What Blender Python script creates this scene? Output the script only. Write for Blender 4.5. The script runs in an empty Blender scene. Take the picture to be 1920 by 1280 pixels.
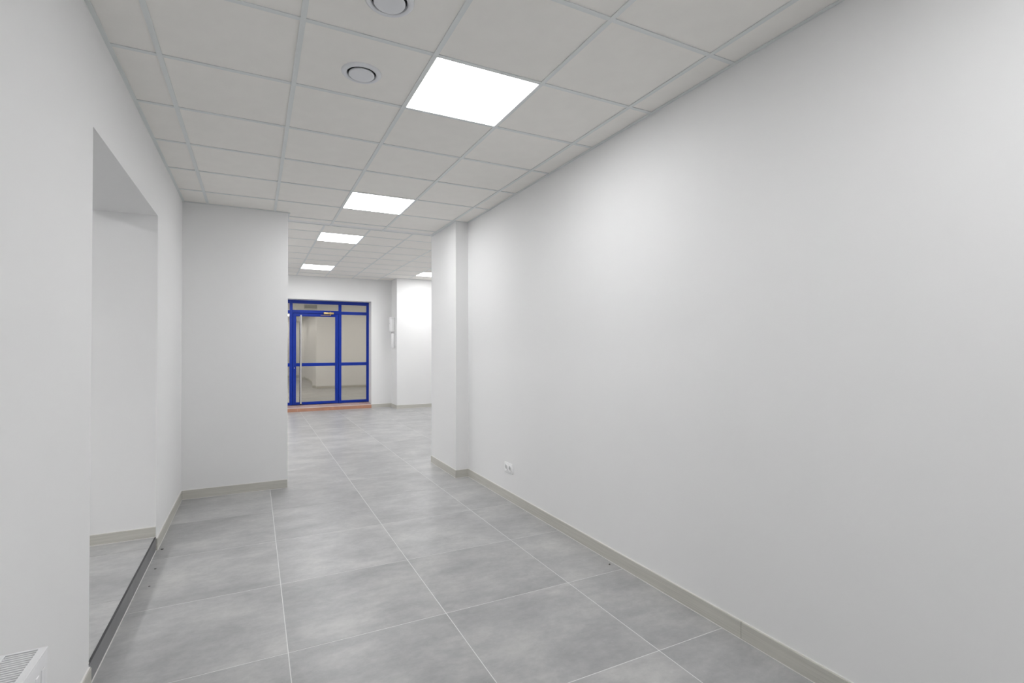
import bpy, bmesh, math, random
from mathutils import Matrix, Vector
random.seed(7)
S = bpy.context.scene
COL = S.collection

# ------------------------------------------------------------------ camera
cam_data = bpy.data.cameras.new('camera')
cam = bpy.data.objects.new('camera', cam_data)
COL.objects.link(cam)
cam_data.sensor_width = 36.0
cam_data.lens = 17.837
cam_data.clip_start = 0.05
_r = Vector((0.8918, -0.4523, -0.0031)).normalized()
_f = Vector((0.4523, 0.8917, 0.0138)).normalized()
_u = _r.cross(_f).normalized()
_r = _f.cross(_u).normalized()
cam.matrix_world = Matrix(((_r.x, _u.x, -_f.x, 1.0173),
                           (_r.y, _u.y, -_f.y, -2.958),
                           (_r.z, _u.z, -_f.z, 1.443),
                           (0, 0, 0, 1)))
S.camera = cam

# ------------------------------------------------------------------ world (night outside the glazed door) and exposure
W = bpy.data.worlds.new('night')
W.use_nodes = True
W.node_tree.nodes['Background'].inputs[0].default_value = (0.10, 0.11, 0.14, 1)
W.node_tree.nodes['Background'].inputs[1].default_value = 0.15
S.world = W
VS = S.view_settings
VS.view_transform = 'Standard'
VS.look = 'None'
VS.gamma = 1.0
VS.use_curve_mapping = False
VS.exposure = 0.75
LAMP = 10.0            # radiance of the LED panels
LAMP_HALL = 13.9
LAMP_COLOR = (0.985, 0.99, 1.0, 1)

# ------------------------------------------------------------------ dimensions (metres)
H = 2.873              # corridor ceiling
H2 = 3.143             # hall ceiling
XL, XR = 0.39, 3.18    # corridor walls
YB = -5.4              # wall behind the camera
YE = 3.24              # edge of the corridor ceiling
YF = 9.72              # far wall of the hall
HX0, HX1 = -1.0, 5.9   # hall side walls
T = 0.79               # floor tile module
TX0, TY0 = 0.375, -1.095

# ------------------------------------------------------------------ materials
def mat(name, color, rough=0.5, metal=0.0, spec=0.5, bump=0.0, bscale=300.0, vary=0.0, vscale=2.0, coat=0.0):
    m = bpy.data.materials.new(name)
    m.use_nodes = True
    nt = m.node_tree
    b = nt.nodes['Principled BSDF']
    b.inputs['Roughness'].default_value = rough
    b.inputs['Metallic'].default_value = metal
    b.inputs['Specular IOR Level'].default_value = spec
    b.inputs['Coat Weight'].default_value = coat
    tc = nt.nodes.new('ShaderNodeTexCoord')
    if vary > 0:
        n = nt.nodes.new('ShaderNodeTexNoise')
        n.inputs['Scale'].default_value = vscale
        n.inputs['Detail'].default_value = 4
        nt.links.new(tc.outputs['Object'], n.inputs['Vector'])
        r = nt.nodes.new('ShaderNodeValToRGB')
        r.color_ramp.elements[0].position = 0.3
        r.color_ramp.elements[1].position = 0.7
        r.color_ramp.elements[0].color = tuple(c * (1 - vary) for c in color[:3]) + (1,)
        r.color_ramp.elements[1].color = tuple(min(1, c * (1 + vary)) for c in color[:3]) + (1,)
        nt.links.new(n.outputs['Fac'], r.inputs['Fac'])
        nt.links.new(r.outputs['Color'], b.inputs['Base Color'])
    else:
        b.inputs['Base Color'].default_value = tuple(color[:3]) + (1,)
    if bump > 0:
        n2 = nt.nodes.new('ShaderNodeTexNoise')
        n2.inputs['Scale'].default_value = bscale
        n2.inputs['Detail'].default_value = 3
        nt.links.new(tc.outputs['Object'], n2.inputs['Vector'])
        bp = nt.nodes.new('ShaderNodeBump')
        bp.inputs['Strength'].default_value = bump
        bp.inputs['Distance'].default_value = 0.001
        nt.links.new(n2.outputs['Fac'], bp.inputs['Height'])
        nt.links.new(bp.outputs['Normal'], b.inputs['Normal'])
    return m

def floor_tile_mat():
    m = bpy.data.materials.new('concrete_look_tile')
    m.use_nodes = True
    nt = m.node_tree
    L = nt.links
    b = nt.nodes['Principled BSDF']
    tc = nt.nodes.new('ShaderNodeTexCoord')
    oi = nt.nodes.new('ShaderNodeObjectInfo')
    mul = nt.nodes.new('ShaderNodeVectorMath'); mul.operation = 'MULTIPLY'
    comb = nt.nodes.new('ShaderNodeCombineXYZ')
    L.new(oi.outputs['Random'], comb.inputs[0])
    L.new(oi.outputs['Random'], comb.inputs[1])
    L.new(oi.outputs['Random'], comb.inputs[2])
    L.new(comb.outputs[0], mul.inputs[0])
    mul.inputs[1].default_value = (57.0, 91.0, 33.0)
    add = nt.nodes.new('ShaderNodeVectorMath'); add.operation = 'ADD'
    L.new(tc.outputs['Object'], add.inputs[0])
    L.new(mul.outputs[0], add.inputs[1])
    mp = nt.nodes.new('ShaderNodeMapping')
    mp.inputs['Scale'].default_value = (0.9, 1.35, 1.0)
    L.new(add.outputs[0], mp.inputs['Vector'])
    n1 = nt.nodes.new('ShaderNodeTexNoise')
    n1.inputs['Scale'].default_value = 2.6
    n1.inputs['Detail'].default_value = 9
    n1.inputs['Roughness'].default_value = 0.66
    n1.inputs['Distortion'].default_value = 0.15
    L.new(mp.outputs[0], n1.inputs['Vector'])
    r1 = nt.nodes.new('ShaderNodeValToRGB')
    e = r1.color_ramp.elements
    e[0].position = 0.33; e[0].color = (0.345, 0.345, 0.347, 1)
    e[1].position = 0.70; e[1].color = (0.530, 0.526, 0.516, 1)
    k = r1.color_ramp.elements.new(0.50); k.color = (0.418, 0.418, 0.420, 1)
    L.new(n1.outputs['Fac'], r1.inputs['Fac'])
    # fine smears drawn across the tile
    mp2 = nt.nodes.new('ShaderNodeMapping')
    mp2.inputs['Scale'].default_value = (2.2, 5.0, 1.0)
    mp2.inputs['Rotation'].default_value = (0, 0, 0.05)
    L.new(add.outputs[0], mp2.inputs['Vector'])
    n2 = nt.nodes.new('ShaderNodeTexNoise')
    n2.inputs['Scale'].default_value = 3.4
    n2.inputs['Detail'].default_value = 7
    n2.inputs['Roughness'].default_value = 0.7
    L.new(mp2.outputs[0], n2.inputs['Vector'])
    r2 = nt.nodes.new('ShaderNodeValToRGB')
    r2.color_ramp.elements[0].position = 0.30; r2.color_ramp.elements[0].color = (0.92, 0.92, 0.922, 1)
    r2.color_ramp.elements[1].position = 0.72; r2.color_ramp.elements[1].color = (1.07, 1.07, 1.065, 1)
    L.new(n2.outputs['Fac'], r2.inputs['Fac'])
    mx = nt.nodes.new('ShaderNodeMix'); mx.data_type = 'RGBA'; mx.blend_type = 'MULTIPLY'
    mx.inputs[0].default_value = 1.0
    L.new(r1.outputs['Color'], mx.inputs[6]); L.new(r2.outputs['Color'], mx.inputs[7])
    n3 = nt.nodes.new('ShaderNodeTexNoise')      # fine cement flecks
    n3.inputs['Scale'].default_value = 26; n3.inputs['Detail'].default_value = 8; n3.inputs['Roughness'].default_value = 0.75
    L.new(add.outputs[0], n3.inputs['Vector'])
    r3 = nt.nodes.new('ShaderNodeValToRGB')
    r3.color_ramp.elements[0].position = 0.32; r3.color_ramp.elements[0].color = (0.93, 0.93, 0.932, 1)
    r3.color_ramp.elements[1].position = 0.68; r3.color_ramp.elements[1].color = (1.06, 1.06, 1.055, 1)
    L.new(n3.outputs['Fac'], r3.inputs['Fac'])
    mx3 = nt.nodes.new('ShaderNodeMix'); mx3.data_type = 'RGBA'; mx3.blend_type = 'MULTIPLY'
    mx3.inputs[0].default_value = 1.0
    L.new(mx.outputs[2], mx3.inputs[6]); L.new(r3.outputs['Color'], mx3.inputs[7])
    mx = mx3
    # small lighter tone step from tile to tile
    mr = nt.nodes.new('ShaderNodeMapRange')
    mr.inputs[3].default_value = 0.95; mr.inputs[4].default_value = 1.05
    L.new(oi.outputs['Random'], mr.inputs[0])
    mx2 = nt.nodes.new('ShaderNodeVectorMath'); mx2.operation = 'SCALE'
    L.new(mx.outputs[2], mx2.inputs[0]); L.new(mr.outputs[0], mx2.inputs['Scale'])
    L.new(mx2.outputs[0], b.inputs['Base Color'])
    rr = nt.nodes.new('ShaderNodeMapRange')
    rr.inputs[3].default_value = 0.28; rr.inputs[4].default_value = 0.42
    L.new(n2.outputs['Fac'], rr.inputs[0])
    L.new(rr.outputs[0], b.inputs['Roughness'])
    b.inputs['Specular IOR Level'].default_value = 0.45
    bp = nt.nodes.new('ShaderNodeBump')
    bp.inputs['Strength'].default_value = 0.08
    bp.inputs['Distance'].default_value = 0.002
    L.new(n2.outputs['Fac'], bp.inputs['Height'])
    L.new(bp.outputs['Normal'], b.inputs['Normal'])
    return m

def skirting_mat():
    m = bpy.data.materials.new('beige_wood_grain_skirting')
    m.use_nodes = True
    nt = m.node_tree; L = nt.links
    b = nt.nodes['Principled BSDF']
    tc = nt.nodes.new('ShaderNodeTexCoord')
    mp = nt.nodes.new('ShaderNodeMapping')
    mp.inputs['Scale'].default_value = (3.0, 3.0, 160.0)
    L.new(tc.outputs['Object'], mp.inputs['Vector'])
    n = nt.nodes.new('ShaderNodeTexNoise')
    n.inputs['Scale'].default_value = 1.0; n.inputs['Detail'].default_value = 5
    L.new(mp.outputs[0], n.inputs['Vector'])
    r = nt.nodes.new('ShaderNodeValToRGB')
    r.color_ramp.elements[0].position = 0.3; r.color_ramp.elements[0].color = (0.53, 0.518, 0.470, 1)
    r.color_ramp.elements[1].position = 0.7; r.color_ramp.elements[1].color = (0.63, 0.616, 0.565, 1)
    L.new(n.outputs['Fac'], r.inputs['Fac'])
    L.new(r.outputs['Color'], b.inputs['Base Color'])
    b.inputs['Roughness'].default_value = 0.5
    return m

def emit_mat(name, color, strength):
    m = bpy.data.materials.new(name)
    m.use_nodes = True
    nt = m.node_tree
    nt.nodes.remove(nt.nodes['Principled BSDF'])
    e = nt.nodes.new('ShaderNodeEmission')
    e.inputs[0].default_value = color
    e.inputs[1].default_value = strength
    nt.links.new(e.outputs[0], nt.nodes['Material Output'].inputs[0])
    return m

def glass_mat():
    # solar-control pane: a warm, strongly reflecting coating over clear glass
    m = bpy.data.materials.new('coated_glass')
    m.use_nodes = True
    nt = m.node_tree; L = nt.links
    nt.nodes.remove(nt.nodes['Principled BSDF'])
    g = nt.nodes.new('ShaderNodeBsdfGlossy')
    g.inputs['Color'].default_value = (0.90, 0.85, 0.76, 1)
    g.inputs['Roughness'].default_value = 0.03
    t = nt.nodes.new('ShaderNodeBsdfTransparent')
    t.inputs['Color'].default_value = (0.55, 0.55, 0.52, 1)
    tc = nt.nodes.new('ShaderNodeTexCoord')
    mp = nt.nodes.new('ShaderNodeMapping')
    mp.inputs['Scale'].default_value = (5.0, 1.0, 0.35)
    L.new(tc.outputs['Object'], mp.inputs['Vector'])
    n = nt.nodes.new('ShaderNodeTexNoise')
    n.inputs['Scale'].default_value = 1.3; n.inputs['Detail'].default_value = 1
    L.new(mp.outputs[0], n.inputs['Vector'])
    bp = nt.nodes.new('ShaderNodeBump')
    bp.inputs['Strength'].default_value = 0.05
    bp.inputs['Distance'].default_value = 0.02
    L.new(n.outputs['Fac'], bp.inputs['Height'])
    L.new(bp.outputs['Normal'], g.inputs['Normal'])
    mx = nt.nodes.new('ShaderNodeMixShader')
    mx.inputs[0].default_value = 0.66
    L.new(t.outputs[0], mx.inputs[1]); L.new(g.outputs[0], mx.inputs[2])
    L.new(mx.outputs[0], nt.nodes['Material Output'].inputs[0])
    return m

M = dict(
    wall=mat('white_wall_paint', (0.870, 0.868, 0.866), 0.75, spec=0.25, bump=0.12, bscale=420, vary=0.008, vscale=1.2),
    wall_hall=mat('hall_wall_paint', (0.862, 0.860, 0.856), 0.75, spec=0.25, bump=0.12, bscale=420, vary=0.008, vscale=1.2),
    tile=floor_tile_mat(),
    grout=mat('light_grout', (0.76, 0.76, 0.75), 0.9, bump=0.3, bscale=600),
    ctile=mat('mineral_ceiling_tile', (0.925, 0.905, 0.868), 0.95, spec=0.1, bump=0.25, bscale=700, vary=0.012, vscale=9),
    tee=mat('painted_steel_tee', (0.77, 0.795, 0.79), 0.4),
    slab=mat('plenum_concrete', (0.30, 0.30, 0.30), 0.9, bump=0.3, bscale=60),
    skirt=skirting_mat(),
    caulk=mat('white_caulk', (0.80, 0.79, 0.77), 0.6, bump=0.2, bscale=90),
    white=mat('white_plastic', (0.93, 0.93, 0.93), 0.3, bump=0.03, bscale=500),
    valve=mat('white_enamel_steel', (0.80, 0.81, 0.835), 0.28, bump=0.02, bscale=200),
    dark=mat('dark_void', (0.02, 0.02, 0.022), 0.8, bump=0.1),
    darktrim=mat('dark_edge_trim', (0.035, 0.035, 0.038), 0.45, bump=0.05, bscale=300),
    riser=mat('grey_riser_tile', (0.20, 0.20, 0.205), 0.38, vary=0.15, vscale=7, bump=0.05, bscale=200),
    blue=mat('blue_enamel', (0.0006, 0.029, 0.34), 0.3, spec=0.35, vary=0.05, vscale=3, bump=0.05, bscale=150),
    steel=mat('brushed_steel', (0.72, 0.70, 0.68), 0.25, metal=1.0, bump=0.05, bscale=300),
    brass=mat('gold_anodised', (0.62, 0.45, 0.20), 0.35, metal=0.9, bump=0.05, bscale=300),
    terra=mat('terracotta_tile', (0.52, 0.27, 0.18), 0.55, vary=0.10, vscale=9, bump=0.15, bscale=150),
    terra_top=mat('rose_tile_top', (0.50, 0.36, 0.33), 0.5, vary=0.10, vscale=9, bump=0.15, bscale=150),
    radiator=mat('radiator_enamel', (0.86, 0.86, 0.87), 0.3, bump=0.02, bscale=200),
    crumb=mat('dark_crumb', (0.06, 0.055, 0.05), 0.9, bump=0.5, bscale=200),
    ground=mat('night_paving', (0.16, 0.15, 0.14), 0.9, vary=0.2, vscale=6, bump=0.3, bscale=80),
    glass=glass_mat(),
    lamp=emit_mat('led_diffuser', LAMP_COLOR, LAMP),
    lamp_side=emit_mat('led_diffuser_side_room', LAMP_COLOR, 20.0),
    lamp_hall=emit_mat('led_diffuser_hall', LAMP_COLOR, LAMP_HALL),
)

# ------------------------------------------------------------------ helpers
def add_box(bm, x0, x1, y0, y1, z0, z1):
    vs = [bm.verts.new(p) for p in ((x0, y0, z0), (x1, y0, z0), (x1, y1, z0), (x0, y1, z0),
                                    (x0, y0, z1), (x1, y0, z1), (x1, y1, z1), (x0, y1, z1))]
    for f in ((3, 2, 1, 0), (4, 5, 6, 7), (0, 1, 5, 4), (1, 2, 6, 5), (2, 3, 7, 6), (3, 0, 4, 7)):
        bm.faces.new([vs[i] for i in f])

def add_lathe(bm, prof, n=32, axis='Z', origin=(0, 0, 0)):
    rings = []
    for r, h in prof:
        ring = []
        for i in range(n):
            a = 2 * math.pi * i / n
            c, s = r * math.cos(a), r * math.sin(a)
            p = {'Z': (c, s, h), 'X': (h, c, s), 'Y': (s, h, c)}[axis]
            ring.append(bm.verts.new((p[0] + origin[0], p[1] + origin[1], p[2] + origin[2])))
        rings.append(ring)
    for a, b in zip(rings, rings[1:]):
        for i in range(n):
            j = (i + 1) % n
            bm.faces.new((a[i], a[j], b[j], b[i]))
    bm.faces.new(list(reversed(rings[0])))
    bm.faces.new(rings[-1])
    bmesh.ops.recalc_face_normals(bm, faces=bm.faces[:])

def link(name, me, material, parent=None, loc=None, smooth=False):
    o = bpy.data.objects.new(name, me)
    COL.objects.link(o)
    if material is not None and not me.materials:
        me.materials.append(material)
    if parent is not None:
        o.parent = parent
    if loc is not None:
        o.location = loc
    if smooth:
        for p in me.polygons:
            p.use_smooth = True
    return o

def obj(name, bm, material, parent=None, loc=None, bevel=0.0, smooth=False, segs=2):
    if bevel > 0:
        bmesh.ops.bevel(bm, geom=bm.edges[:], offset=bevel, segments=segs, profile=0.5, affect='EDGES')
    me = bpy.data.meshes.new(name)
    bm.to_mesh(me); bm.free()
    o = link(name, me, material, parent, loc)
    if smooth:
        for p in me.polygons:
            p.use_smooth = True
        me.set_sharp_from_angle(angle=math.radians(35))
    return o

def boxes(name, lst, material, parent=None, loc=None, bevel=0.0, smooth=False, segs=2):
    bm = bmesh.new()
    for b in lst:
        add_box(bm, *b)
    return obj(name, bm, material, parent, loc, bevel, smooth, segs)

def cyl(name, r, h0, h1, material, parent=None, loc=None, axis='Z', n=24, chamfer=0.0):
    bm = bmesh.new()
    c = chamfer
    prof = [(r - c, h0), (r, h0 + c), (r, h1 - c), (r - c, h1)] if c > 0 else [(r, h0), (r, h1)]
    add_lathe(bm, prof, n, axis)
    return obj(name, bm, material, parent, loc, smooth=True)

def structure(o, label=None):
    o['kind'] = 'structure'
    if label:
        o['label'] = label
    return o

def thing(name, label, cat, loc=(0, 0, 0), group=None):
    o = bpy.data.objects.new(name, None)
    o.empty_display_size = 0.1
    COL.objects.link(o)
    o.location = loc
    o['label'] = label
    o['category'] = cat
    if group:
        o['group'] = group
    return o

# ------------------------------------------------------------------ shell: walls
WALL_T = 0.44
OY0, OY1, OZ1 = -0.19, 1.465, 2.41           # opening in the left wall
XI = XL - WALL_T
PX0, PX1, PY0 = 0.385, 1.326, 2.845          # partition
PLZ = 0.10                                   # raised floor of the side room
TOP = 3.30
structure(boxes('wall_left', [(XI, XL, YB, OY0, 0, TOP), (XI, XL, OY0, OY1, OZ1, TOP), (XI, XL, OY1, PY0, 0, TOP)], M['wall']))
structure(boxes('wall_right', [(XR, 3.40, YB, 3.28, 0, TOP)], M['wall']))
structure(boxes('wall_pilaster', [(3.030, XR, 2.40, 3.28, 0, TOP)], M['wall']))
structure(boxes('wall_partition', [(PX0, PX1, PY0, 3.20, 0, TOP)], M['wall']))
structure(boxes('wall_back', [(XI, 3.40, YB - 0.15, YB, 0, TOP)], M['wall']))
structure(boxes('wall_bulkhead', [(PX1, 3.030, YE - 0.10, YE, H + 0.004, TOP)], M['wall_hall']))
structure(boxes('wall_hall_left_front', [(HX0, PX0, 3.06, 3.20, 0, TOP)], M['wall_hall']))
structure(boxes('wall_hall_right_front', [(3.40, HX1, 3.13, 3.28, 0, TOP)], M['wall_hall']))
structure(boxes('wall_hall_left', [(HX0 - 0.15, HX0, 3.06, YF + 0.4, 0, TOP)], M['wall_hall']))
structure(boxes('wall_hall_right', [(HX1, HX1 + 0.15, 3.13, YF + 0.4, 0, TOP)], M['wall_hall']))
DX0, DX1, DZ1 = 1.09, 3.575, 2.605           # door opening in the far wall
structure(boxes('wall_far', [(HX0, DX0, YF, YF + 0.40, 0, TOP), (DX1, HX1, YF, YF + 0.40, 0, TOP), (DX0, DX1, YF, YF + 0.40, DZ1, TOP)], M['wall_hall']))
structure(boxes('wall_column', [(4.072, HX1, 9.19, YF, 0, TOP)], M['wall_hall']))
# side room behind the opening
SX0, SY0, SY1, HS = -4.3, -2.4, 2.9, 3.16
structure(boxes('wall_side_room_end', [(SX0 - 0.15, SX0, SY0, SY1, 0, TOP)], M['wall']))
structure(boxes('wall_side_room_near', [(SX0 - 0.15, XI, SY0 - 0.15, SY0, 0, TOP)], M['wall']))
structure(boxes('wall_side_room_far', [(SX0 - 0.15, XI, SY1, SY1 + 0.15, 0, TOP)], M['wall']))
structure(boxes('ceiling_side_room', [(SX0, XI, SY0, SY1, HS, HS + 0.1)], M['ctile']))

# ------------------------------------------------------------------ floor and its tiles
fl = structure(boxes('floor', [(XI, 3.40, YB, 3.28, -0.12, -0.0005), (HX0, HX1, 3.28, YF + 0.4, -0.12, -0.0005)], M['grout']))
tile_mesh = {}
def slab_mesh(name, w, d, h, material, bev):
    key = (name, round(w, 4), round(d, 4), round(h, 4))
    if key not in tile_mesh:
        bm = bmesh.new()
        add_box(bm, -w / 2, w / 2, -d / 2, d / 2, -h, 0)
        if bev > 0:
            top = [e for e in bm.edges if all(v.co.z > -1e-6 for v in e.verts)]
            bmesh.ops.bevel(bm, geom=top, offset=bev, segments=1, affect='EDGES')
        me = bpy.data.meshes.new(name)
        bm.to_mesh(me); bm.free()
        me.materials.append(material)
        tile_mesh[key] = me
    return tile_mesh[key]

J = 0.0020                                    # half a joint
def floor_tile(x0, x1, y0, y1, z, parent):
    if x1 - x0 < 0.03 or y1 - y0 < 0.03:
        return
    me = slab_mesh('floor_tile', x1 - x0 - 2 * J, y1 - y0 - 2 * J, 0.012, M['tile'], 0.0006)
    return link('floor_tile', me, None, parent, ((x0 + x1) / 2, (y0 + y1) / 2, z))

for i in range(-3, 9):
    x0 = TX0 + T * i; x1 = x0 + T
    for j in range(-6, 15):
        y0 = TY0 + T * j; y1 = y0 + T
        if j <= 4:                            # corridor rows
            a, b = max(x0, XL), min(x1, XR)
            if b > a:
                floor_tile(a, b, max(y0, YB), y1, 0, fl)
        elif j == 5:                          # row under the edge of the ceiling
            a, b = max(x0, HX0), min(x1, HX1)
            if b > a:
                if i in (1, 2, 3):
                    floor_tile(a, b, y0, y1, 0, fl)
                elif x1 <= PX1 + 0.1:
                    floor_tile(a, b, 3.20, y1, 0, fl)
                else:
                    floor_tile(a, b, 3.28, y1, 0, fl)
        else:
            a, b, c = max(x0, HX0), min(x1, HX1), min(y1, YF)
            if b > a and c > y0:
                floor_tile(a, b, y0, c, 0, fl)

# raised floor of the side room: bed, tiles, riser tiles, dark edge trim
fr = structure(boxes('floor_side_room', [(SX0, XI, SY0, SY1, -0.12, PLZ - 0.0015), (XI, XL - 0.012, OY0, OY1, -0.12, PLZ - 0.0015)], M['grout']))
for i in range(-6, 1):
    x0 = TX0 - 0.41 + T * i; x1 = x0 + T
    for j in range(-3, 6):
        y0 = -0.345 + T * j; y1 = y0 + T
        a, b, c, d = max(x0, SX0), min(x1, XL - 0.006), max(y0, SY0), min(y1, SY1)
        if i == 0:                            # the strip that runs through the opening
            a, c, d = XI, max(c, OY0), min(d, OY1)
        elif b > XI:
            b = min(b, XI)
        if b > a and d > c:
            floor_tile(a, b, c, d, PLZ, fr)
ry = [OY0, 0.72, OY1]
for a, b in zip(ry, ry[1:]):
    boxes('riser_tile', [(XL - 0.012, XL, a + 0.001, b - 0.001, 0.004, PLZ - 0.004)], M['riser'], fr)
boxes('edge_trim', [(XL - 0.007, XL + 0.001, OY0 + 0.001, OY1 - 0.001, PLZ - 0.004, PLZ + 0.001)], M['darktrim'], fr)
boxes('caulk_bead', [(XL - 0.002, XL + 0.004, OY0, OY1, 0.0, 0.004)], M['caulk'], fr)

# ------------------------------------------------------------------ baseboards: caulk line + separate skirting tiles
SKH, SKT = 0.086, 0.010
def baseboard(name, axis, wall, side, cuts, z=0.0, h=SKH):
    """axis: the direction it runs; wall: coordinate of the wall face; side: +1/-1 the way it faces"""
    a, b = cuts[0], cuts[-1]
    def bx(u0, u1, d0, d1, z0, z1):
        w0, w1 = sorted((wall + side * d0, wall + side * d1))
        return (u0, u1, w0, w1, z0, z1) if axis == 'x' else (w0, w1, u0, u1, z0, z1)
    root = structure(boxes(name, [bx(a, b, 0, 0.006, z + h, z + h + 0.004), bx(a, b, 0, SKT + 0.002, z, z + 0.003)], M['caulk']))
    for u0, u1 in zip(cuts, cuts[1:]):
        boxes('skirting_tile', [bx(u0 + 0.0008, u1 - 0.0008, 0, SKT, z + 0.003, z + h)], M['skirt'], root, bevel=0.0012, segs=1)
    return root
baseboard('baseboard_right', 'y', XR, -1, [YB, -3.45, -1.21, 1.025, 2.40])
baseboard('baseboard_pilaster', 'y', 3.030, -1, [2.40 - SKT, 3.28])
baseboard('baseboard_pilaster_front', 'x', 2.40, -1, [3.030, XR - SKT])
baseboard('baseboard_left', 'y', XL, 1, [OY1, PY0])
baseboard('baseboard_left_near', 'y', XL, 1, [YB, -2.43, OY0])
baseboard('baseboard_partition', 'x', PY0, -1, [XL + SKT, PX1])
baseboard('baseboard_opening_far', 'x', OY1, -1, [XI, XL], z=PLZ, h=0.073)
baseboard('baseboard_opening_near', 'x', OY0, 1, [XI, XL - 0.001], z=PLZ, h=0.073)
baseboard('baseboard_far_right', 'x', YF, -1, [DX1, 4.072])
baseboard('baseboard_column_side', 'y', 4.072, -1, [9.19 - SKT, YF - SKT])
baseboard('baseboard_column_front', 'x', 9.19, -1, [4.072, 5.2, HX1])
baseboard('baseboard_hall_right_front', 'x', 3.28, 1, [3.03, 4.4, HX1])
baseboard('baseboard_back', 'x', YB, 1, [XL + SKT, 1.8, XR - SKT])

# ------------------------------------------------------------------ suspended ceilings
TW, TH = 0.024, 0.005
def suspended(name, bands, xs, ys, z, skip, slab_rects, tees, angles):
    """bands: (x0, x1, y0, y1) strips to fill; xs, ys: lines of the grid; skip: cells that hold a lamp"""
    root = structure(boxes(name, [(a, b, c, d, z + 0.16, z + 0.20) for a, b, c, d in slab_rects], M['slab']))
    for (X0, X1, Y0, Y1) in bands:
        gx = [X0] + [x for x in xs if X0 + 0.005 < x < X1 - 0.005] + [X1]
        gy = [Y0] + [y for y in ys if Y0 + 0.005 < y < Y1 - 0.005] + [Y1]
        for a, b in zip(gx, gx[1:]):
            for c, d in zip(gy, gy[1:]):
                cx, cy = (a + b) / 2, (c + d) / 2
                if any(abs(cx - sx) < 0.15 and abs(cy - sy) < 0.15 for sx, sy in skip):
                    continue
                me = slab_mesh('ceiling_tile', b - a - 0.004, d - c - 0.004, 0.015, M['ctile'], 0)
                link('ceiling_tile', me, None, root, (cx, cy, z + TH + 0.015))
        for y in gy[1:]:
            if y not in ys:
                continue
            for a, b in zip(gx, gx[1:]):
                lo = a + (TW / 2 if a in xs else 0.02); hi = b - (TW / 2 if b in xs else 0.02)
                if hi - lo > 0.02:
                    boxes('cross_tee', [(lo, hi, y - TW / 2, y + TW / 2, z + 0.0007, z + TH - 0.0005)], M['tee'], root)
    for x, y0, y1 in tees:
        boxes('main_tee', [(x - TW / 2, x + TW / 2, y0, y1, z, z + TH - 0.0005)], M['tee'], root)
    for w in angles:
        boxes('wall_angle', [(w[0], w[1], w[2], w[3], z - 0.0005, z + TH - 0.001)], M['tee'], root)
    return root

GX = [0.6 * i for i in range(1, 6)]
GY = [0.6 * i for i in range(-8, 6)]
near_lamps = [(2.1, -0.3), (2.1, 2.1), (2.1, -2.7), (2.1, -5.1)]
suspended('ceiling', [(XL, XR, YB, GY[12]), (XL, GX[1], GY[12], PY0), (GX[1], GX[4], GY[12], GY[13]), (PX1, GX[4], GY[13], YE)],
          GX, GY, H, near_lamps, [(XI, 3.4, YB, YE - 0.1)],
          [(GX[0], YB, PY0), (GX[1], YB, PY0), (GX[2], YB, YE), (GX[3], YB, YE), (GX[4], YB, YE)],
          [(XL, XL + 0.02, YB, PY0), (XR - 0.02, XR, YB, 2.40), (XL + 0.02, PX1, PY0 - 0.02, PY0), (3.012, XR - 0.02, 2.38, 2.40), (3.012, 3.032, 2.40, YE), (PX1, PX1 + 0.02, PY0, YE), (PX1 + 0.02, 3.012, YE - 0.014, YE + 0.002)])
FX = [1.87 + 0.62 * i for i in range(-5, 8) if 1.87 + 0.62 * i < HX1]
FY = [4.87 + 0.62 * i for i in range(-2, 8)]
hall_lamps = [(FX[5] + 0.31, FY[2] + 0.31), (FX[5] + 0.31, FY[7] + 0.31), (FX[9] + 0.31, FY[7] + 0.31),
              (FX[9] + 0.31, FY[2] + 0.31), (FX[1] + 0.31, FY[2] + 0.31), (FX[1] + 0.31, FY[7] + 0.31)]
FX = [x for x in FX if HX0 < x < HX1]
suspended('ceiling_hall', [(HX0, HX1, YE, YF)], FX, FY, H2, hall_lamps, [(HX0, HX1, YE, YF)],
          [(x, YE, YF) for x in FX],
          [(HX0, HX0 + 0.02, YE, YF), (HX1 - 0.02, HX1, YE, YF), (HX0 + 0.02, 4.072, YF - 0.02, YF), (HX0 + 0.02, HX1 - 0.02, YE, YE + 0.02), (4.052, 4.072, 9.19, YF - 0.02), (4.052, HX1 - 0.02, 9.17, 9.19)])

# ------------------------------------------------------------------ ceiling panel lights
def panel_light(label, x, y, z, size, material, group):
    t = thing('ceiling_light', label, 'ceiling light', (x, y, z), group)
    h = size / 2 - 0.013
    boxes('housing', [(-h, h, -h, h, 0.007, 0.05)], M['valve'], t)
    boxes('diffuser', [(-h + 0.004, h - 0.004, -h + 0.004, h - 0.004, 0.0005, 0.007)], material, t)
    return t
NG, HG = 'panel lights in the corridor ceiling', 'panel lights in the hall ceiling'
panel_light('square lit ceiling panel right beside the two round vents', 2.1, -0.3, H, 0.6, M['lamp'], NG)
panel_light('square lit ceiling panel just before the ceiling steps up', 2.1, 2.1, H, 0.6, M['lamp'], NG)
panel_light('lit ceiling panel right above the radiator end of the corridor', 2.1, -2.7, H, 0.6, M['lamp'], NG)
panel_light('lit ceiling panel beside the back wall of the corridor', 2.1, -5.1, H, 0.6, M['lamp'], NG)
hall_labels = ['lit ceiling panel in the hall just past the ceiling step, in line with the door',
               'lit ceiling panel in the hall close to the wall over the blue door',
               'lit ceiling panel in the hall right in front of the white column',
               'lit hall ceiling panel hidden behind the pilaster',
               'lit hall ceiling panel behind the partition, far from the door',
               'lit hall ceiling panel behind the partition, near the door wall']
for (x, y), lb in zip(hall_lamps, hall_labels):
    panel_light(lb, x, y, H2, 0.62, M['lamp_hall'], HG)
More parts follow.
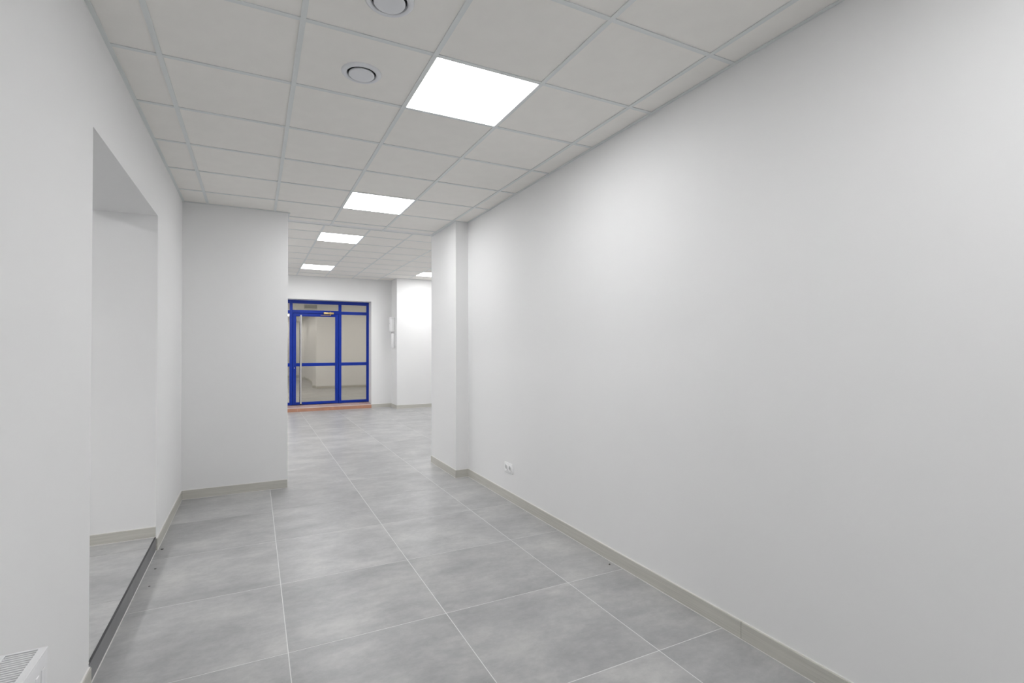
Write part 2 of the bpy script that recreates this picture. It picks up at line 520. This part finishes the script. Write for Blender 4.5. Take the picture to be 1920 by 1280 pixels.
panel_light('lit ceiling panel in the side room behind the wall opening', -2.45, 0.5, HS - 0.052, 0.62, M['lamp_side'], 'panel lights in the side room')
panel_light('unseen ceiling panel added in the side room to brighten the opening jamb', -2.45, -1.4, HS - 0.052, 0.62, M['lamp_side'], 'panel lights in the side room')  # unseen second panel, added to brighten the far jamb of the opening

# ------------------------------------------------------------------ round exhaust valves
def exhaust_valve(label, x, y):
    t = thing('exhaust_valve', label, 'air vent', (x, y, H + TH), 'round vents in the ceiling')
    bm = bmesh.new()
    n = 48
    prof = [(0.100, 0.0), (0.0995, -0.004), (0.095, -0.009), (0.088, -0.0125), (0.080, -0.013), (0.075, -0.010), (0.072, -0.002), (0.071, 0.012)]
    rings = []
    for r, h in prof:
        rings.append([bm.verts.new((r * math.cos(2 * math.pi * i / n), r * math.sin(2 * math.pi * i / n), h)) for i in range(n)])
    for a, b in zip(rings, rings[1:]):
        for i in range(n):
            bm.faces.new((a[i], a[(i + 1) % n], b[(i + 1) % n], b[i]))
    bmesh.ops.recalc_face_normals(bm, faces=bm.faces[:])
    obj('flange', bm, M['valve'], t, smooth=True)
    bm = bmesh.new()
    add_lathe(bm, [(0.0712, -0.0015), (0.0712, 0.002)], n)
    obj('throat', bm, M['dark'], t)
    bm = bmesh.new()
    add_lathe(bm, [(0.045, 0.000), (0.062, -0.006), (0.0645, -0.010), (0.0645, -0.013), (0.062, -0.0165), (0.050, -0.0185), (0.025, -0.0195), (0.004, -0.020)], n)
    obj('disc', bm, M['valve'], t, smooth=True)
    return t
exhaust_valve('round white ceiling vent right beside the nearest lit panel', 1.508, -0.272)
exhaust_valve('round white ceiling vent one tile away from the lit panel', 1.508, -0.885)

# ------------------------------------------------------------------ double socket on the right wall
t = thing('wall_socket', 'white double power socket low on the long bare wall', 'socket', (XR, 1.374, 0.31))
boxes('plate', [(-0.010, 0, -0.084, 0.084, -0.047, 0.047)], M['white'], t, bevel=0.004, smooth=True)
for s in (-1, 1):
    bm = bmesh.new()
    n = 28; rings = []
    for r, h in [(0.031, -0.0102), (0.030, -0.0145), (0.024, -0.0145), (0.0215, -0.0115)]:
        rings.append([bm.verts.new((h, r * math.cos(2 * math.pi * i / n), r * math.sin(2 * math.pi * i / n))) for i in range(n)])
    for a, b in zip(rings, rings[1:]):
        for i in range(n):
            bm.faces.new((a[i], a[(i + 1) % n], b[(i + 1) % n], b[i]))
    bmesh.ops.recalc_face_normals(bm, faces=bm.faces[:])
    ring = obj('socket_ring', bm, M['white'], t, (0, s * 0.039, 0), smooth=True)
    cyl('recess', 0.0216, -0.0112, -0.0101, mat('socket_recess_plastic', (0.62, 0.62, 0.62), 0.5) if s < 0 else bpy.data.materials['socket_recess_plastic'], ring, axis='X')
    for q in (-1, 1):
        cyl('pin_hole', 0.0028, -0.0118, -0.011, M['dark'], ring, (0, q * 0.0095, 0), axis='X', n=12)
    cyl('earth_pin', 0.0026, -0.0145, -0.011, M['steel'], ring, (0, 0, 0.012), axis='X', n=12)

# ------------------------------------------------------------------ radiator by the left wall
rx0, rx1, ry1, rz1, rz0, rl = 0.440, 0.536, -1.205, 0.663, 0.163, 1.2
t = thing('radiator', 'white panel radiator with slotted top grille on the left wall', 'radiator', ((rx0 + rx1) / 2, ry1 - rl / 2, rz0))
hw, hh = (rx1 - rx0) / 2, rz1 - rz0
bm = bmesh.new()
add_box(bm, hw - 0.012, hw, -rl / 2 + 0.004, rl / 2 - 0.004, 0.0, hh - 0.004)
fp = obj('front_panel', bm, M['radiator'], t, bevel=0.003, smooth=True)
for k in range(30):                            # pressed vertical ribs
    y = -rl / 2 + 0.04 + k * (rl - 0.08) / 29
    boxes('rib', [(hw - 0.001, hw + 0.003, y - 0.010, y + 0.010, 0.03, hh - 0.035)], M['radiator'], fp, bevel=0.0014, segs=1)
boxes('back_panel', [(-hw, -hw + 0.012, -rl / 2 + 0.004, rl / 2 - 0.004, 0.0, hh - 0.004)], M['radiator'], t, bevel=0.003, smooth=True)
boxes('side_cover', [(-hw + 0.013, hw - 0.013, rl / 2 - 0.003, rl / 2, 0.02, hh - 0.002)], M['radiator'], t)
boxes('side_cover', [(-hw + 0.013, hw - 0.013, -rl / 2, -rl / 2 + 0.003, 0.02, hh - 0.002)], M['radiator'], t)
g = boxes('top_grille', [(-hw + 0.0, -hw + 0.014, -rl / 2, rl / 2, hh - 0.0035, hh + 0.002), (hw - 0.018, hw, -rl / 2, rl / 2, hh - 0.0035, hh + 0.002),
                         (-hw + 0.014, hw - 0.018, rl / 2 - 0.007, rl / 2, hh - 0.0015, hh + 0.002), (-hw + 0.014, hw - 0.018, -rl / 2, -rl / 2 + 0.007, hh - 0.0015, hh + 0.002)], M['radiator'], t, bevel=0.0007, segs=1)
bm = bmesh.new(); add_box(bm, -hw + 0.0145, hw - 0.0185, -0.0021, 0.0021, -0.012, 0.0)
bmesh.ops.bevel(bm, geom=bm.edges[:], offset=0.0008, segments=1, affect='EDGES')
slat_me = bpy.data.meshes.new('slat'); bm.to_mesh(slat_me); bm.free(); slat_me.materials.append(M['radiator'])
ns = 104
for k in range(ns):
    link('slat', slat_me, None, g, (0, -rl / 2 + 0.013 + k * (rl - 0.026) / (ns - 1), hh + 0.0005))
boxes('convector', [(-hw + 0.022, hw - 0.022, -rl / 2 + 0.01, rl / 2 - 0.01, 0.03, hh - 0.03)], mat('radiator_inside_shade', (0.25, 0.25, 0.26), 0.5), t)  # inside coloured darker to stand for the shade between the slats
for s in (-1, 1):
    boxes('bracket', [(-hw - (rx0 - XL), -hw, s * 0.4 - 0.015, s * 0.4 + 0.015, 0.06, hh - 0.06)], M['radiator'], t)

# ------------------------------------------------------------------ glazed blue entrance
FYD = 10.03                                   # front face of the frame
FD = 0.055
w1 = structure(boxes('window_1', [(DX0, 1.15, FYD, FYD + FD, 0.124, DZ1), (3.515, DX1, FYD, FYD + FD, 0.124, DZ1), (1.15, 3.515, FYD, FYD + FD, 2.525, DZ1)], M['blue']),
               'blue enamelled frame of fixed panes around the glass door')
for x0, x1 in ((1.748, 1.813), (2.846, 2.915)):
    boxes('mullion', [(x0, x1, FYD - 0.004, FYD + FD, 0.124, 2.525)], M['blue'], w1, bevel=0.004, segs=1)
boxes('transom', [(1.813, 2.846, FYD - 0.002, FYD + FD, 2.298, 2.372)], M['blue'], w1, bevel=0.003, segs=1)
for x0, x1 in ((1.15, 1.748), (2.915, 3.515)):
    boxes('transom', [(x0, x1, FYD - 0.002, FYD + FD, 2.285, 2.360)], M['blue'], w1, bevel=0.003, segs=1)
    boxes('rail', [(x0, x1, FYD - 0.001, FYD + FD, 1.037, 1.113)], M['blue'], w1, bevel=0.003, segs=1)
    boxes('rail', [(x0, x1, FYD - 0.001, FYD + FD, 0.125, 0.187)], M['blue'], w1, bevel=0.003, segs=1)
    for z0, z1 in ((0.187, 1.037), (1.113, 2.285), (2.360, 2.525)):
        boxes('pane', [(x0, x1, FYD + 0.022, FYD + 0.030, z0, z1)], M['glass'], w1)
boxes('pane', [(1.813, 2.846, FYD + 0.022, FYD + 0.030, 2.372, 2.525)], M['glass'], w1)

d1 = structure(boxes('door_1', [(1.817, 1.890, FYD - 0.006, FYD + 0.05, 0.128, 2.292), (2.770, 2.842, FYD - 0.006, FYD + 0.05, 0.128, 2.292)], M['blue'], bevel=0.003, segs=1),
               'blue framed glass door with a tall steel bar handle')
boxes('rail', [(1.890, 2.770, FYD - 0.006, FYD + 0.05, 2.222, 2.292)], M['blue'], d1, bevel=0.003, segs=1)
boxes('rail', [(1.890, 2.770, FYD - 0.005, FYD + 0.05, 1.037, 1.113)], M['blue'], d1, bevel=0.003, segs=1)
boxes('rail', [(1.890, 2.770, FYD - 0.006, FYD + 0.05, 0.128, 0.190)], M['blue'], d1, bevel=0.003, segs=1)
for z0, z1 in ((0.190, 1.037), (1.113, 2.222)):
    boxes('pane', [(1.890, 2.770, FYD + 0.020, FYD + 0.028, z0, z1)], M['glass'], d1)
hd = cyl('handle', 0.021, 0.16, 2.25, M['steel'], d1, (1.990, FYD - 0.085, 0), chamfer=0.003)
for z in (0.22, 2.19):
    cyl('handle_mount', 0.011, 0.020, 0.088, M['steel'], hd, (0, 0, z), axis='Y', n=16)
cyl('handle_cap', 0.023, 0.135, 0.16, M['darktrim'], hd, chamfer=0.003)
cl = boxes('door_closer', [(2.50, 2.73, FYD - 0.052, FYD - 0.007, 2.282, 2.330)], M['brass'], d1, bevel=0.008, smooth=True)
cyl('spindle', 0.012, 2.26, 2.345, M['brass'], cl, (2.655, FYD - 0.030, 0), n=16)
boxes('closer_arm', [(2.43, 2.66, FYD - 0.036, FYD - 0.026, 2.252, 2.260)], M['brass'], cl)
lk = cyl('lock_cylinder', 0.010, -0.014, -0.006, M['steel'], d1, (1.853, FYD, 1.0), axis='Y', n=16)
boxes('key_plate', [(-0.012, 0.012, -0.0085, -0.006, -0.06, 0.02)], M['blue'], lk)

# terracotta doorstep
ds = structure(boxes('floor_doorstep', [(DX0 + 0.003, DX1 - 0.003, YF + 0.002, YF + 0.40, 0.0, 0.074)], M['grout']), 'low terracotta tiled doorstep under the blue glass door')
sx = [DX0 - 0.01, 1.40, 1.90, 2.405, 2.90, 3.32, DX1]
for a, b in zip(sx, sx[1:]):
    boxes('riser_tile', [(a + 0.001, b - 0.001, YF - 0.012, YF + 0.002, 0.001, 0.076)], M['terra'], ds)
    bm = bmesh.new()                          # sill tiles rise gently towards the frame
    add_box(bm, max(a, DX0) + 0.004, min(b, DX1 - 0.003) - 0.001, YF + 0.002, FYD + 0.05, 0.074, 0.086)
    for v in bm.verts:
        if v.co.z > 0.08 and v.co.y > FYD:
            v.co.z = 0.122
    obj('step_tile', bm, M['terra_top'], ds)
boxes('nosing', [(DX0 - 0.01, DX1, YF - 0.014, YF + 0.002, 0.076, 0.088)], mat('pale_nosing', (0.74, 0.66, 0.62), 0.5), ds)
structure(boxes('floor_outside', [(-6, 10, YF + 0.40, 22, -0.2, 0.06)], M['ground']))

# ------------------------------------------------------------------ wall dispenser on the side of the column
t = thing('wall_dispenser', 'white rounded box dispenser on the side of the white column', 'dispenser', (4.072, 9.45, 1.86))
boxes('body', [(-0.115, 0, -0.075, 0.075, 0.0, 0.36)], M['white'], t, bevel=0.028, smooth=True, segs=4)
boxes('lid_seam', [(-0.1165, -0.002, -0.0765, 0.0765, 0.315, 0.318)], mat('seam_grey', (0.6, 0.6, 0.6), 0.5), t)
cyl('button', 0.010, -0.119, -0.113, bpy.data.materials['seam_grey'], t, (0, 0, 0.20), axis='X', n=16)
cyl('nozzle', 0.016, -0.03, 0.012, bpy.data.materials['seam_grey'], t, (-0.06, 0, 0), n=16)
t = thing('tube_holder', 'slim white tube fixed to the column below the box dispenser', 'holder', (4.072, 9.38, 1.47))
bm = bmesh.new(); add_lathe(bm, [(0.018, 0.0), (0.034, 0.035), (0.040, 0.045), (0.040, 0.335), (0.036, 0.345)], 28)
obj('tube', bm, M['white'], t, (-0.050, 0, 0), smooth=True)
boxes('bracket', [(-0.012, 0, -0.03, 0.03, 0.06, 0.31)], M['white'], t, bevel=0.003, segs=1)

# air grille on the hall side of the bulkhead, seen only as a reflection in the door glass
t = thing('air_grille', 'small louvred air grille above the passage, reflected in the door glass', 'air grille', (2.80, YE, 2.985))
boxes('frame', [(-0.23, 0.23, 0, 0.015, 0.055, 0.070), (-0.23, 0.23, 0, 0.015, -0.070, -0.055), (-0.23, -0.215, 0, 0.015, -0.055, 0.055), (0.215, 0.23, 0, 0.015, -0.055, 0.055)], M['steel'], t)
for k in range(5):
    boxes('louvre', [(-0.215, 0.215, 0.002, 0.013, -0.046 + k * 0.023 - 0.004, -0.046 + k * 0.023 + 0.004)], M['tee'], t)
boxes('backing', [(-0.215, 0.215, 0.0, 0.002, -0.055, 0.055)], M['slab'], t)

# ------------------------------------------------------------------ crumbs left on the floor
def crumb(label, x, y, s):
    bm = bmesh.new()
    bmesh.ops.create_icosphere(bm, subdivisions=1, radius=1.0)
    for v in bm.verts:
        k = random.uniform(0.6, 1.1)
        v.co = Vector((v.co.x * s * k, v.co.y * s * 0.6 * k, max(0.0, (v.co.z + 0.6) * s * 0.3)))
    o = obj('floor_crumb', bm, M['crumb'], None, (x, y, 0))
    o['label'] = label; o['category'] = 'crumb'; o['group'] = 'dark crumbs on the floor'
crumb('tiny dark crumb on the floor against the long wall skirting', 3.135, -0.212, 0.012)
crumb('tiny dark crumb at the far corner of the raised step', 0.425, 1.475, 0.012)
crumb('tiny dark crumb on the floor midway along the raised step', 0.44, 1.10, 0.010)
crumb('tiny dark crumb lying in the shadow strip of the raised step', 0.45, 0.82, 0.008)
